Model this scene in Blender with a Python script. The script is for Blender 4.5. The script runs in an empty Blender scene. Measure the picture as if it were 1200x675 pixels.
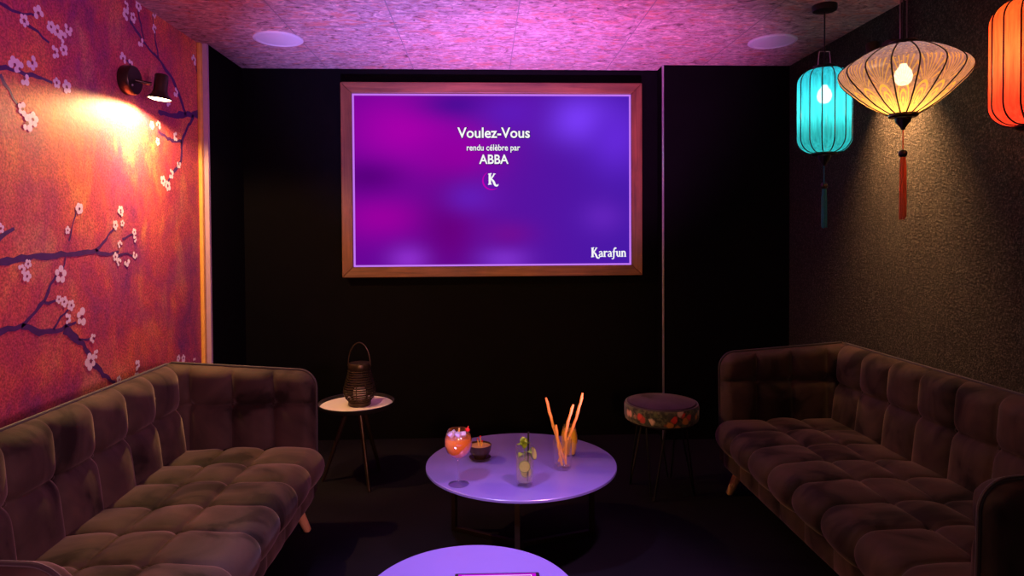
import bpy, math, random
from mathutils import Vector, Matrix
PI = math.pi
R = math.radians
SC = bpy.context.scene
COL = SC.collection
rnd = random.Random(7)

# ------------------------------------------------------------------ camera
F = 750.0                         # focal length in pixels of the 1200 px wide frame
CAM = Vector((0, 0, 1.31))
YAW, PITCH, ROLL = R(2.45), R(1.1), R(0.35)
SHY = -0.0375
fwd = Vector((math.sin(YAW)*math.cos(PITCH), math.cos(YAW)*math.cos(PITCH), -math.sin(PITCH)))
rt = fwd.cross(Vector((0, 0, 1))).normalized()
up = rt.cross(fwd)
r2 = rt*math.cos(ROLL) - up*math.sin(ROLL)
u2 = up*math.cos(ROLL) + rt*math.sin(ROLL)
cd = bpy.data.cameras.new('camera')
cam = bpy.data.objects.new('camera', cd)
COL.objects.link(cam)
cam.matrix_world = Matrix(((r2.x, u2.x, -fwd.x, CAM.x), (r2.y, u2.y, -fwd.y, CAM.y), (r2.z, u2.z, -fwd.z, CAM.z), (0, 0, 0, 1)))
cd.sensor_width = 36
cd.lens = F/1200*36
cd.shift_y = SHY
cd.clip_start = 0.02
SC.camera = cam
SC.cycles.transparent_max_bounces = 24

def ray(px, py):
    return fwd + r2*((px-600)/F) + u2*((337.5-py+SHY*1200)/F)
def at_x(px, py, X):
    d = ray(px, py); return CAM + d*((X-CAM.x)/d.x)
def at_y(px, py, Y):
    d = ray(px, py); return CAM + d*((Y-CAM.y)/d.y)
def at_z(px, py, Z):
    d = ray(px, py); return CAM + d*((Z-CAM.z)/d.z)

# ------------------------------------------------------------------ helpers
def lin(r, g, b):
    f = lambda c: (c/255/12.92) if c/255 <= .04045 else ((c/255+.055)/1.055)**2.4
    return (f(r), f(g), f(b), 1)

class MB:
    def __init__(s):
        s.v, s.f, s.m = [], [], []
    def add(s, vs, fs, mi=0):
        b = len(s.v)
        s.v += [tuple(p) for p in vs]
        s.f += [tuple(b+i for i in f) for f in fs]
        s.m += [mi]*len(fs)
        return s
    def box(s, lo, hi, mi=0, M=None):
        x0, y0, z0 = lo; x1, y1, z1 = hi
        vs = [Vector(p) for p in ((x0,y0,z0),(x1,y0,z0),(x1,y1,z0),(x0,y1,z0),(x0,y0,z1),(x1,y0,z1),(x1,y1,z1),(x0,y1,z1))]
        if M: vs = [M @ p for p in vs]
        return s.add(vs, [(0,3,2,1),(4,5,6,7),(0,1,5,4),(1,2,6,5),(2,3,7,6),(3,0,4,7)], mi)
    def lathe(s, prof, n=48, mi=0, M=None, a0=0, caps=True):
        vs, fs = [], []
        for (r, z) in prof:
            for k in range(n):
                a = a0 + 2*PI*k/n
                p = Vector((r*math.cos(a), r*math.sin(a), z))
                vs.append(M @ p if M else p)
        for j in range(len(prof)-1):
            for k in range(n):
                k2 = (k+1) % n
                fs.append((j*n+k, j*n+k2, (j+1)*n+k2, (j+1)*n+k))
        if caps:
            if prof[0][0] > 1e-6: fs.append(tuple(range(n-1, -1, -1)))
            if prof[-1][0] > 1e-6: fs.append(tuple((len(prof)-1)*n+k for k in range(n)))
        return s.add(vs, fs, mi)
    def tube(s, pts, rad, n=10, mi=0, closed=False):
        pts = [Vector(p) for p in pts]
        N = len(pts)
        rr = rad if isinstance(rad, (list, tuple)) else [rad]*N
        vs, fs = [], []
        prev = None
        for i, p in enumerate(pts):
            if closed: t = (pts[(i+1) % N] - pts[i-1]).normalized()
            else: t = (pts[min(i+1, N-1)] - pts[max(i-1, 0)]).normalized()
            if prev is None:
                q = Vector((0, 0, 1)) if abs(t.z) < .9 else Vector((1, 0, 0))
                a = t.cross(q).normalized()
            else:
                a = (prev - t*prev.dot(t)).normalized()
            prev = a
            b = t.cross(a)
            for k in range(n):
                w = 2*PI*k/n
                vs.append(p + (a*math.cos(w) + b*math.sin(w))*rr[i])
        for i in range(N if closed else N-1):
            j = (i+1) % N
            for k in range(n):
                k2 = (k+1) % n
                fs.append((i*n+k, i*n+k2, j*n+k2, j*n+k))
        if not closed:
            fs.append(tuple(range(n-1, -1, -1)))
            fs.append(tuple((N-1)*n+k for k in range(n)))
        return s.add(vs, fs, mi)
    def torus(s, R_, r_, z=0, n=48, m=8, mi=0):
        return s.tube([(R_*math.cos(2*PI*k/n), R_*math.sin(2*PI*k/n), z) for k in range(n)], r_, m, mi, True)
    def ball(s, c, r, n=16, mi=0, sc=(1, 1, 1)):
        m = n//2
        return s.lathe([(max(r*math.sin(PI*j/m), 1e-4)*sc[0], -r*math.cos(PI*j/m)*sc[2]) for j in range(m+1)], n, mi, Matrix.Translation(c), caps=False)
    def grid(s, nu, nv, fn, mi=0, flip=False):
        vs = [fn(i/nu, j/nv) for i in range(nu+1) for j in range(nv+1)]
        fs = []
        for i in range(nu):
            for j in range(nv):
                q = (i*(nv+1)+j, (i+1)*(nv+1)+j, (i+1)*(nv+1)+j+1, i*(nv+1)+j+1)
                fs.append(q[::-1] if flip else q)
        return s.add(vs, fs, mi)
    def build(s, name, mats, parent=None, smooth=True, bevel=0, loc=None, fixn=True, angle=40):
        me = bpy.data.meshes.new(name)
        me.from_pydata(s.v, [], s.f)
        if not isinstance(mats, (list, tuple)): mats = [mats]
        for m in mats: me.materials.append(m)
        me.polygons.foreach_set('material_index', s.m)
        import bmesh
        bm = bmesh.new(); bm.from_mesh(me)
        if fixn: bmesh.ops.recalc_face_normals(bm, faces=bm.faces)
        bm.to_mesh(me); bm.free()
        me.polygons.foreach_set('use_smooth', [smooth]*len(me.polygons))
        if smooth: me.set_sharp_from_angle(angle=R(angle))
        o = bpy.data.objects.new(name, me)
        COL.objects.link(o)
        if parent: o.parent = parent
        if loc: o.location = loc
        if bevel:
            b = o.modifiers.new('bevel', 'BEVEL'); b.width = bevel; b.segments = 2; b.limit_method = 'ANGLE'
        return o

def thing(name, label, cat, loc=(0, 0, 0), rz=0, group=None):
    o = bpy.data.objects.new(name, None)
    o.empty_display_size = .05
    COL.objects.link(o)
    o.location = loc; o.rotation_euler = (0, 0, rz)
    return tag(o, label, cat, group)
def tag(o, label=None, cat=None, group=None, kind=None):
    if label: o['label'] = label
    if cat: o['category'] = cat
    if group: o['group'] = group
    if kind: o['kind'] = kind
    return o
def kids(o): return [c for c in COL.objects if c.parent == o]
def copy_tree(o, parent=None):
    c = o.copy(); COL.objects.link(c)
    if parent: c.parent = parent
    for ch in kids(o): copy_tree(ch, c)
    return c

# ------------------------------------------------------------------ materials
class NT:
    def __init__(s, name):
        s.m = bpy.data.materials.new(name); s.m.use_nodes = True
        s.t = s.m.node_tree; s.t.nodes.clear()
        s.out = s.t.nodes.new('ShaderNodeOutputMaterial')
    def n(s, typ, ins=None, **kw):
        x = s.t.nodes.new('ShaderNode'+typ)
        for k, v in kw.items(): setattr(x, k, v)
        for k, v in (ins or {}).items():
            sk = x.inputs[k]
            if isinstance(v, bpy.types.NodeSocket): s.t.links.new(v, sk)
            else: sk.default_value = v
        return x
    def math(s, op, a, b=0.0, c=None, clamp=False):
        x = s.n('Math', {0: a, 1: b}, operation=op, use_clamp=clamp)
        if c is not None:
            if isinstance(c, bpy.types.NodeSocket): s.t.links.new(c, x.inputs[2])
            else: x.inputs[2].default_value = c
        return x.outputs[0]
    def mix(s, f, a, b, blend='MIX'):
        x = s.n('MixRGB', {0: f, 1: a, 2: b}, blend_type=blend)
        return x.outputs[0]
    def ramp(s, fac, stops, interp='LINEAR'):
        x = s.n('ValToRGB', {0: fac})
        cr = x.color_ramp; cr.interpolation = interp
        while len(cr.elements) < len(stops): cr.elements.new(.5)
        for e, (p, c) in zip(cr.elements, stops): e.position = p; e.color = c
        return x.outputs[0]
    def coord(s, kind='Object', scale=(1, 1, 1)):
        c = s.n('TexCoord').outputs[kind]
        return s.n('Mapping', {0: c, 'Scale': scale}).outputs[0]
    def noise(s, vec, scale, detail=4, rough=.55, dist=0):
        return s.n('TexNoise', {'Vector': vec, 'Scale': scale, 'Detail': detail, 'Roughness': rough, 'Distortion': dist}).outputs[0]
    def bump(s, h, strength=.3, dist=.01):
        return s.n('Bump', {'Height': h, 'Strength': strength, 'Distance': dist}).outputs[0]
    def bsdf(s, col, rough=.5, **kw):
        ins = {'Base Color': col, 'Roughness': rough}
        ins.update(kw)
        b = s.n('BsdfPrincipled', ins)
        s.t.links.new(b.outputs[0], s.out.inputs[0])
        return s.m
    def surf(s, sh):
        s.t.links.new(sh, s.out.inputs[0]); return s.m

def plain(name, col, rough=.5, metal=0, var=.12, scale=30, bump=0, **kw):
    t = NT(name)
    v = t.coord()
    nz = t.noise(v, scale, 3)
    c2 = tuple(min(1, c*(1+var)) for c in col[:3])+(1,)
    c1 = tuple(c*(1-var) for c in col[:3])+(1,)
    ins = {'Metallic': metal}
    if bump: ins['Normal'] = t.bump(nz, bump, .002)
    ins.update(kw)
    return t.bsdf(t.mix(nz, c1, c2), rough, **ins)

def emit(name, col, strength):
    t = NT(name)
    return t.surf(t.n('Emission', {0: col, 1: strength}).outputs[0])

def glass(name, tint=(1, 1, 1, 1), body=0.0, rough=.02, ior=1.45):
    """thin glass or clear liquid: see-through with Fresnel reflection and a little cloudiness"""
    t = NT(name)
    tr = t.n('BsdfTransparent', {0: tint}).outputs[0]
    if body:
        d = t.n('MixShader', {0: .5, 1: t.n('BsdfDiffuse', {0: tint}).outputs[0], 2: t.n('BsdfTranslucent', {0: tint}).outputs[0]}).outputs[0]
        tr = t.n('MixShader', {0: body, 1: tr, 2: d}).outputs[0]
    gl = t.n('BsdfGlossy', {0: (1, 1, 1, 1), 'Roughness': rough}).outputs[0]
    fc = t.n('LayerWeight', {0: .5}).outputs['Facing']
    fr = t.math('ADD', t.math('MULTIPLY', t.math('POWER', fc, 3.0), .85), .05)
    return t.surf(t.n('MixShader', {0: fr, 1: tr, 2: gl}).outputs[0])

M = {}
def mat_mural():
    t = NT('rust red mural paint')
    v = t.coord()
    big = t.noise(v, 1.6, 5, .6, .4)
    mid = t.noise(t.coord('Object', (1, 1, .55)), 5.5, 6, .68, .3)
    fine = t.noise(v, 120, 3, .7)
    a = t.ramp(mid, [(.34, (.20, .035, .16, 1)), (.44, (.50, .060, .13, 1)), (.54, (.70, .14, .10, 1)), (.66, (.95, .42, .12, 1))])
    b = t.ramp(big, [(.38, (.24, .05, .24, 1)), (.50, (.60, .09, .14, 1)), (.64, (.85, .24, .08, 1))])
    c = t.mix(.5, a, b)
    g = t.ramp(fine, [(.36, (.50, .42, .46, 1)), (.62, (1.35, 1.3, 1.2, 1))])
    c = t.mix(.8, c, g, 'MULTIPLY')
    return t.bsdf(c, .62, Normal=t.bump(t.noise(v, 60, 4), .25, .004))
def mat_ceiling():
    t = NT('pressed strand board ceiling')
    v = t.coord('Object', (8, 12, 1))
    n1 = t.noise(v, 1.9, 6, .70, 1.4)
    n2 = t.noise(t.coord('Object', (13, 26, 1)), 1.7, 3, .65, .9)
    c = t.ramp(n1, [(.33, (.10, .04, .05, 1)), (.42, (.46, .26, .27, 1)), (.56, (.68, .46, .45, 1)), (.67, (1.0, .76, .64, 1))])
    fl = t.ramp(n2, [(.32, (.14, .10, .10, 1)), (.41, (.9, .9, .9, 1)), (.58, (1, 1, 1, 1)), (.68, (1.5, 1.35, 1.2, 1))])
    c = t.mix(.85, c, fl, 'MULTIPLY')
    n3 = t.noise(t.coord('Object', (6, 12, 1)), 1.3, 4, .7, 1.0)
    c = t.mix(t.ramp(n3, [(.52, (0, 0, 0, 1)), (.66, (.75, .75, .75, 1))]), c, (.74, .24, .17, 1))
    return t.bsdf(c, .6, Normal=t.bump(n1, .5, .006))
def mat_velvet(name, col, sheen=.5):
    t = NT(name)
    v = t.coord()
    big = t.noise(t.coord('Object', (1.6, 1, 1)), 4.2, 3, .5, .8)
    k = t.ramp(big, [(.38, (.22, .20, .18, 1)), (.46, (.75, .75, .75, 1)), (.56, (1.0, 1.0, 1.0, 1)), (.68, (1.35, 1.3, 1.25, 1))])
    c = t.mix(1.0, col, k, 'MULTIPLY')
    fine = t.noise(v, 260, 2)
    sh = t.math('MULTIPLY', big, sheen*1.3)
    return t.bsdf(c, .72, **{'Sheen Weight': sh, 'Sheen Roughness': .35, 'Sheen Tint': (.9, .7, .6, 1), 'Specular IOR Level': .25,
                             'Normal': t.bump(t.math('ADD', t.math('MULTIPLY', big, 1.0), t.math('MULTIPLY', fine, .15)), .35, .006)})
def mat_wood(name, axis, c1, c2, rough=.5):
    t = NT(name)
    sc = [38, 38, 38]; sc[axis] = 2.2
    n = t.noise(t.coord('Object', tuple(sc)), 1.0, 6, .6, .8)
    b = t.noise(t.coord(), 6, 3)
    c = t.ramp(n, [(.3, c1), (.68, c2)])
    c = t.mix(.5, c, t.ramp(b, [(.3, (.55, .5, .5, 1)), (.7, (1.2, 1.2, 1.2, 1))]), 'MULTIPLY')
    return t.bsdf(c, rough, Normal=t.bump(n, .3, .002))
def mat_plaster():
    t = NT('coarse black plaster')
    v = t.coord()
    a = t.noise(v, 130, 3, .6)
    b = t.noise(v, 330, 2, .6)
    h = t.math('ADD', a, t.math('MULTIPLY', b, .5))
    c = t.ramp(a, [(.36, (.012, .010, .009, 1)), (.52, (.045, .038, .034, 1)), (.68, (.17, .145, .13, 1))])
    return t.bsdf(c, .45, **{'Normal': t.bump(h, 1.0, .03), 'Specular IOR Level': .4})
def mat_fabric(name, c_top, c_bot, gold=False, zmin=-.2, zmax=.2, see=.22):
    t = NT(name)
    co = t.n('TexCoord').outputs['Object']
    sx = t.n('SeparateXYZ', {0: co})
    z = t.math('DIVIDE', t.math('SUBTRACT', sx.outputs[2], zmin), zmax-zmin, clamp=True)
    silk = t.noise(t.n('Mapping', {0: co, 'Scale': (60, 60, 5)}).outputs[0], 1.5, 4, .6)
    c = t.mix(z, c_bot, c_top)
    c = t.mix(.6, c, t.ramp(silk, [(.34, (.35, .4, .45, 1)), (.66, (1.3, 1.3, 1.3, 1))]), 'MULTIPLY')
    if gold:
        ang = t.math('ARCTAN2', sx.outputs[1], sx.outputs[0])
        p = t.math('MULTIPLY', ang, 16/(2*PI))
        fr = t.math('SUBTRACT', t.math('FRACT', p), .5)           # -0.5..0.5 in one gore
        def rings(cz, freq, width, rmax):
            dz = t.math('MULTIPLY', t.math('SUBTRACT', z, cz), 1.7)
            d = t.math('SQRT', t.math('ADD', t.math('POWER', fr, 2.0), t.math('POWER', dz, 2.0)))
            s = t.math('SINE', t.math('MULTIPLY', d, freq))
            return t.math('MULTIPLY', t.math('GREATER_THAN', s, width), t.math('LESS_THAN', d, rmax))
        r1 = rings(.16, 42, .35, .42)
        # feather rays fanning upward
        dz = t.math('SUBTRACT', z, .30)
        th = t.math('ARCTAN2', fr, t.math('MULTIPLY', dz, 1.5))
        rays = t.math('GREATER_THAN', t.math('COSINE', t.math('MULTIPLY', th, 22)), .55)
        rays = t.math('MULTIPLY', rays, t.math('MULTIPLY', t.math('GREATER_THAN', z, .38), t.math('LESS_THAN', z, .70)))
        vo = t.n('TexVoronoi', {'Vector': co, 'Scale': 75}).outputs[0]
        dots = t.math('MULTIPLY', t.math('LESS_THAN', vo, .22), t.math('GREATER_THAN', z, .60))
        pat = t.math('MAXIMUM', t.math('MAXIMUM', r1, t.math('MULTIPLY', rays, .7)), t.math('MULTIPLY', dots, .8), clamp=True)
        c = t.mix(pat, c, (1, .62, .12, 1))
    dif = t.n('BsdfDiffuse', {0: c}).outputs[0]
    trl = t.n('BsdfTranslucent', {0: c}).outputs[0]
    a = t.n('MixShader', {0: .72, 1: dif, 2: trl}).outputs[0]
    tr = t.n('BsdfTransparent', {0: t.mix(.6, c, (1, 1, 1, 1))}).outputs[0]
    return t.surf(t.n('MixShader', {0: see, 1: a, 2: tr}).outputs[0])
def mat_screen():
    t = NT('glowing karaoke picture')
    co = t.n('TexCoord').outputs['Generated']
    sx = t.n('SeparateXYZ', {0: co})
    u = sx.outputs[0]
    v = t.math('SUBTRACT', 1.0, sx.outputs[2])
    c = t.mix(u, lin(104, 4, 150), lin(72, 24, 168))
    blobs = [(.20, .20, .24, .24, (168, 0, 172)), (.36, .34, .14, .16, (150, 0, 165)), (.10, .72, .20, .14, (152, 0, 160)), (.38, .05, .16, .10, (80, 10, 150)),
             (.04, .48, .14, .10, (92, 0, 128)), (.34, .78, .12, .30, (104, 0, 128)), (.82, .14, .12, .14, (122, 60, 248)), (.95, .25, .10, .2, (100, 40, 215)),
             (.19, .97, .07, .08, (138, 44, 200)), (.54, .97, .09, .08, (122, 46, 200)), (.57, .10, .12, .12, (95, 25, 185)),
             (.55, .82, .10, .08, (110, 14, 150)), (.90, .72, .08, .10, (96, 34, 185)), (.42, .60, .1, .1, (100, 26, 180))]
    for (bu, bv, ru, rv, col) in blobs:
        du = t.math('DIVIDE', t.math('SUBTRACT', u, bu), ru)
        dv = t.math('DIVIDE', t.math('SUBTRACT', v, bv), rv)
        d = t.math('ADD', t.math('MULTIPLY', du, du), t.math('MULTIPLY', dv, dv))
        f = t.math('EXPONENT', t.math('MULTIPLY', d, -1.0))
        c = t.mix(f, c, lin(*col))
    return t.surf(t.n('Emission', {0: c, 1: 1.0}).outputs[0])
def mat_floral():
    t = NT('floral printed velvet')
    v = t.coord()
    vo = t.n('TexVoronoi', {'Vector': t.n('Mapping', {0: v, 'Scale': (1, 1, 1)}).outputs[0], 'Scale': 24, 'Randomness': 1.0})
    cell = t.n('SeparateXYZ', {0: vo.outputs['Color']}).outputs[0]
    hue = t.ramp(cell, [(0, (.75, .06, .05, 1)), (.2, (.85, .45, .35, 1)), (.36, (.12, .16, .06, 1)), (.52, (.8, .32, .05, 1)), (.66, (.05, .06, .05, 1)), (.8, (.75, .55, .4, 1)), (.92, (.5, .05, .04, 1))], 'CONSTANT')
    mask = t.ramp(t.math('ADD', vo.outputs['Distance'], t.math('MULTIPLY', t.noise(v, 70, 2), .35)), [(.52, (1, 1, 1, 1)), (.72, (0, 0, 0, 1))])
    leaf = t.ramp(t.noise(v, 45, 3), [(.42, (.02, .025, .02, 1)), (.6, (.14, .15, .08, 1))])
    c = t.mix(mask, leaf, hue)
    return t.bsdf(c, .7, **{'Sheen Weight': .3})
def mat_carpet():
    t = NT('dark short pile carpet')
    v = t.coord()
    n = t.noise(v, 350, 2, .7)
    b = t.noise(v, 3, 3)
    c = t.ramp(t.math('ADD', t.math('MULTIPLY', n, .6), t.math('MULTIPLY', b, .4)), [(.3, (.005, .004, .006, 1)), (.7, (.013, .010, .015, 1))])
    return t.bsdf(c, .95, **{'Specular IOR Level': .1, 'Normal': t.bump(n, .6, .004)})

M['mural'] = mat_mural()
M['branch'] = plain('dark violet branch paint', (.085, .022, .15, 1), .6, var=.4, scale=40)
M['petal'] = plain('pale pink blossom paint', (.95, .80, .88, 1), .6, var=.1, scale=60)
M['stamen'] = plain('plum blossom centre paint', (.25, .03, .10, 1), .6)
M['ceiling'] = mat_ceiling()
M['seam'] = plain('board joint', (.34, .25, .26, 1), .8)
M['black_wall'] = plain('matt black wall paint', (.003, .0026, .0033, 1), .85, var=.35, scale=9, bump=.2, **{'Specular IOR Level': .06})
M['plaster'] = mat_plaster()
M['carpet'] = mat_carpet()
M['gold_trim'] = plain('golden moulding', (.80, .42, .08, 1), .45, var=.3, scale=18)
M['pale_trim'] = plain('pale painted post', (.50, .34, .44, 1), .5, var=.15, scale=12)
M['glint_strip'] = plain('satin strip for screen glint', (.55, .48, .58, 1), .35, metal=.8)  # for the added strip that picks up the screen light
M['velvet'] = mat_velvet('brown crushed velvet', (.062, .042, .031, 1), .55)
M['piping'] = plain('dark brown piping cord', (.030, .022, .020, 1), .6, **{'Sheen Weight': .4})
M['oak'] = mat_wood('light oak leg', 2, (.62, .32, .11, 1), (.85, .52, .22, 1), .45)
M['wood_h'] = mat_wood('reddish brown wood along', 0, (.10, .030, .010, 1), (.24, .090, .030, 1))
M['wood_v'] = mat_wood('reddish brown wood upright', 2, (.10, .030, .010, 1), (.24, .090, .030, 1))
M['screen'] = mat_screen()
M['screen_edge'] = emit('lavender screen edge', lin(196, 120, 246), 1.0)
M['letter'] = emit('white screen lettering', (1, 1, 1, 1), .95)
M['letter_edge'] = emit('dark lettering outline', lin(36, 10, 84), 1.0)
M['logo_ring'] = emit('magenta loading ring', lin(190, 0, 180), 1.0)
M['black_metal'] = plain('black powder coated metal', (.016, .014, .014, 1), .42, metal=.3, var=.2)
M['bronze'] = plain('dark bronze metal', (.055, .036, .022, 1), .38, metal=.7, var=.2)
M['black_wood'] = plain('black lacquered wood', (.012, .008, .007, 1), .3, var=.2)
M['table_top'] = plain('satin tabletop tinted by purple light', (.22, .175, .56, 1), .28, var=.05, scale=6, **{'Specular IOR Level': 1.0})  # purple room light put into the base colour of a darker top
M['grille'] = plain('white speaker grille', (.80, .78, .80, 1), .6, var=.05, scale=200, bump=.3)
M['tray_white'] = plain('cream tray surface', (.80, .70, .60, 1), .5, var=.05)
M['glass'] = glass('clear drinking glass', (.98, .97, .99, 1), .018, .04)
M['spritz'] = glass('orange spritz', (1, .36, .004, 1), .85, .05, 1.33)
M['ice'] = plain('ice and foam', (.75, .66, .82, 1), .25, var=.15, scale=80, **{'Transmission Weight': .35})
M['juice'] = plain('orange juice', (1, .58, .015, 1), .35, var=.1)
M['mojito'] = glass('pale lime soda', (.95, .95, .74, 1), .18, .05, 1.33)
M['lime'] = plain('lime slice flesh', (.50, .58, .16, 1), .4, var=.2, scale=160)
M['rind'] = plain('lime rind', (.10, .22, .03, 1), .4)
M['mint'] = plain('mint leaf', (.26, .40, .03, 1), .5, var=.35, scale=90)
M['berry'] = plain('red berry', (.75, .02, .02, 1), .25)
M['straw_y'] = plain('yellow straw', (.85, .50, .08, 1), .4)
M['straw_k'] = plain('black straw', (.012, .011, .012, 1), .3)
M['stick'] = plain('orange baked breadstick', (.98, .43, .04, 1), .6, var=.2, scale=70, bump=.3)
M['bowl'] = plain('dark brown lacquered bowl', (.035, .018, .012, 1), .32, var=.25)
M['broth'] = plain('golden bowl filling', (.55, .32, .09, 1), .4, var=.3, scale=90)
M['candle'] = plain('cream wax candle', (.85, .72, .60, 1), .5, **{'Subsurface Weight': .2})
M['floral'] = mat_floral()
M['plum_velvet'] = mat_velvet('deep plum velvet', (.045, .022, .060, 1), .5)
M['teal'] = mat_fabric('teal silk', (.04, .66, .85, 1), (.03, .55, .66, 1), zmin=-.2, zmax=.2, see=.20)
M['gold'] = mat_fabric('lavender silk with gold feathers', (.32, .27, .54, 1), (.70, .36, .09, 1), True, -.135, .135, see=.15)
M['red'] = mat_fabric('red orange silk', (1, .13, .035, 1), (.95, .07, .05, 1), zmin=-.2, zmax=.2, see=.14)
M['wire'] = plain('steel wire', (.45, .42, .42, 1), .3, metal=.9)
M['cable'] = plain('black cable', (.01, .01, .01, 1), .5)
M['tassel_teal'] = plain('teal tassel thread', (.01, .24, .28, 1), .6, var=.4, scale=120)
M['tassel_orange'] = plain('orange tassel thread', (.95, .24, .06, 1), .6, var=.2, scale=120)
M['bulb'] = emit('warm lamp bulb', (1, .78, .48, 1), 14)
M['bulb_white'] = emit('white lamp bulb', (.85, 1, 1, 1), 9)
M['lamp_glow'] = emit('wall lamp reflector', (1, .72, .38, 1), 16)
M['tablet_body'] = plain('black tablet shell', (.012, .012, .014, 1), .35)
M['tablet_glow'] = emit('magenta tablet picture', lin(196, 20, 220), 1.0)
M['tablet_white'] = emit('white tablet border', lin(250, 225, 255), 1.0)

# ------------------------------------------------------------------ room shell
XL, XR, YB, YR, ZC = -1.585, 1.965, 4.18, -1.3, 2.40
YP = 3.66                                         # where the mural ends
fl = MB(); fl.box((XL-.1, YR-.1, -.08), (XR+.1, YB+.1, 0))
tag(fl.build('floor', M['carpet'], smooth=False), 'dark carpeted floor of the karaoke room', 'floor', kind='structure')

ce = MB(); ce.box((XL-.1, YR-.1, ZC), (XR+.1, YB+.1, ZC+.08))
for X in (-1.0, -.45, .17, .80, 1.4):             # joints between the boards
    ce.box((X-.0025, YR, ZC-.0012), (X+.0025, YB, ZC), 1)
for k, X in enumerate((-1.0, -.45, .17, .80)):
    for Y in ((3.35, 2.1), (3.15, 1.7), (3.5, 2.3), (3.05, 1.9))[k]:
        ce.box((X, Y-.002, ZC-.0012), (X+(.55, .62, .63, .6)[k], Y+.002, ZC), 1)
tag(ce.build('ceiling', [M['ceiling'], M['seam']], smooth=False), 'pressed strand board ceiling washed with purple light', 'ceiling', kind='structure')

# left wall: mural paint, branches and blossoms in one mesh
wl = MB(); wl.box((XL-.1, YR, 0), (XL, YP, ZC))
def wallp(px, py, off): 
    p = at_x(px, py, XL); return Vector((XL+off, p.y, p.z))
def branch(pts, w, org, s):
    P = [wallp(org[0]+x/s, org[1]+y/s, 0) for x, y in pts]
    # resample with a little wander
    Q = []
    for a, b in zip(P[:-1], P[1:]):
        n = max(2, int((b-a).length/.025))
        for k in range(n):
            q = a.lerp(b, k/n)
            j = .006 if k else 0
            Q.append(q + Vector((0, rnd.uniform(-j, j), rnd.uniform(-j, j))))
    Q.append(P[-1])
    N = len(Q); vs = []
    for i, q in enumerate(Q):
        t = (Q[min(i+1, N-1)]-Q[max(i-1, 0)]).normalized()
        nrm = Vector((0, -t.z, t.y))
        ww = w*(1-.5*i/N)*rnd.uniform(.7, 1.3)*.5
        vs += [Vector((XL+.0010, q.y, q.z))+nrm*ww, Vector((XL+.0010, q.y, q.z))-nrm*ww]
    wl.add(vs, [(2*i, 2*i+1, 2*i+3, 2*i+2) for i in range(N-1)], 1)
def blossom(px, py, org, s, r=None):
    c = wallp(org[0]+px/s, org[1]+py/s, .0016)
    r = r or rnd.uniform(.017, .026)
    a0 = rnd.uniform(0, 6.28)
    for k in range(5):
        if rnd.random() < .12: continue
        a = a0 + k*2*PI/5
        pc = c + Vector((0, math.cos(a), math.sin(a)))*r*.62
        rr = r*rnd.uniform(.40, .56)
        vs = [pc + Vector((rnd.uniform(0, .0003), math.cos(b)*rr*(1+.25*math.cos(b-a)), math.sin(b)*rr*(1+.25*math.cos(b-a)))) for b in [2*PI*q/9 for q in range(9)]]
        wl.add(vs, [tuple(range(9))], 2)
    vs = [c + Vector((.0008, math.cos(b)*r*.26, math.sin(b)*r*.26)) for b in [2*PI*q/8 for q in range(8)]]
    wl.add(vs, [tuple(range(8))], 3)
o1, s1 = (0, 0), 2.7
for pts, w in [([(-60,-10),(0,10),(60,40),(115,52)], .016), ([(75,70),(120,100),(155,135)], .014), ([(-60,205),(0,215),(60,225),(120,245),(165,262)], .018), ([(0,235),(30,285),(55,330)], .014),
               ([(650,358),(600,362),(560,367),(500,352)], .042), ([(612,366),(590,410),(575,450),(572,510),(530,575)], .024), ([(575,450),(530,440),(500,415)], .022),
               ([(588,362),(570,310),(540,240),(500,185),(450,130),(410,65)], .024), ([(500,185),(490,120),(482,50)], .016), ([(455,125),(440,60),(437,20)], .014), ([(650,340),(635,270),(615,200)], .016), ([(635,240),(655,225)], .014), ([(412,205),(400,190)], .012)]:
    branch(pts, w, o1, s1)
o2, s2 = (0, 220), 2.41
for pts, w in [([(-60,225),(0,210),(60,198),(130,195),(200,188),(270,178),(310,188),(335,180)], .026), ([(270,178),(300,145),(320,118)], .015), ([(330,195),(360,185),(385,200)], .013), ([(345,145),(375,130)], .010), ([(-40,165),(0,140),(40,115)], .024),
               ([(-60,420),(0,408),(60,390),(100,350),(135,295),(160,245)], .022), ([(60,392),(110,410),(160,405),(215,380)], .024), ([(150,400),(170,365),(195,340)], .014),
               ([(180,400),(235,440),(260,490),(290,530),(325,550)], .030), ([(222,428),(268,426)], .012), ([(125,325),(170,322)], .011), ([(175,235),(185,195)], .008), ([(195,150),(215,60)], .008)]:
    branch(pts, w, o2, s2)
for q in [(120,42),(75,65),(160,85),(180,98),(198,118),(215,92),(172,165),(200,158),(45,205),(60,218),(75,248),(100,198),(178,262),(210,275),(70,345),(85,390),(103,378),(398,18),(437,18),(398,45),(420,55),(487,45),(488,92),(443,130),(388,185),(412,205),(518,260),(555,292),(530,320),(480,395),(500,395),(498,448),(555,432),(540,550),(515,572),(530,588),(565,520),(612,190),(640,215),(638,290),(645,400),(250,660),(380,665)]:
    blossom(*q, o1, s1)
for q in [(325,105),(340,70),(345,100),(378,125),(380,145),(338,160),(325,195),(335,210),(357,208),(380,190),(60,230),(78,215),(75,250),(165,315),(180,322),(200,332),(190,370),(262,425),(270,470),(387,500),(385,520),(335,542),(503,482),(517,482),(548,490),(0,115),(190,120),(223,60)]:
    blossom(*q, o2, s2, rnd.uniform(.013, .020))
for q in [(170,245),(230,365),(255,490)]: blossom(*q, o2, s2, .030)
tag(wl.build('wall_left', [M['mural'], M['branch'], M['petal'], M['stamen']], smooth=False, fixn=False), 'rust red mural wall painted with dark blossoming cherry branches', 'wall', kind='structure')

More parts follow.
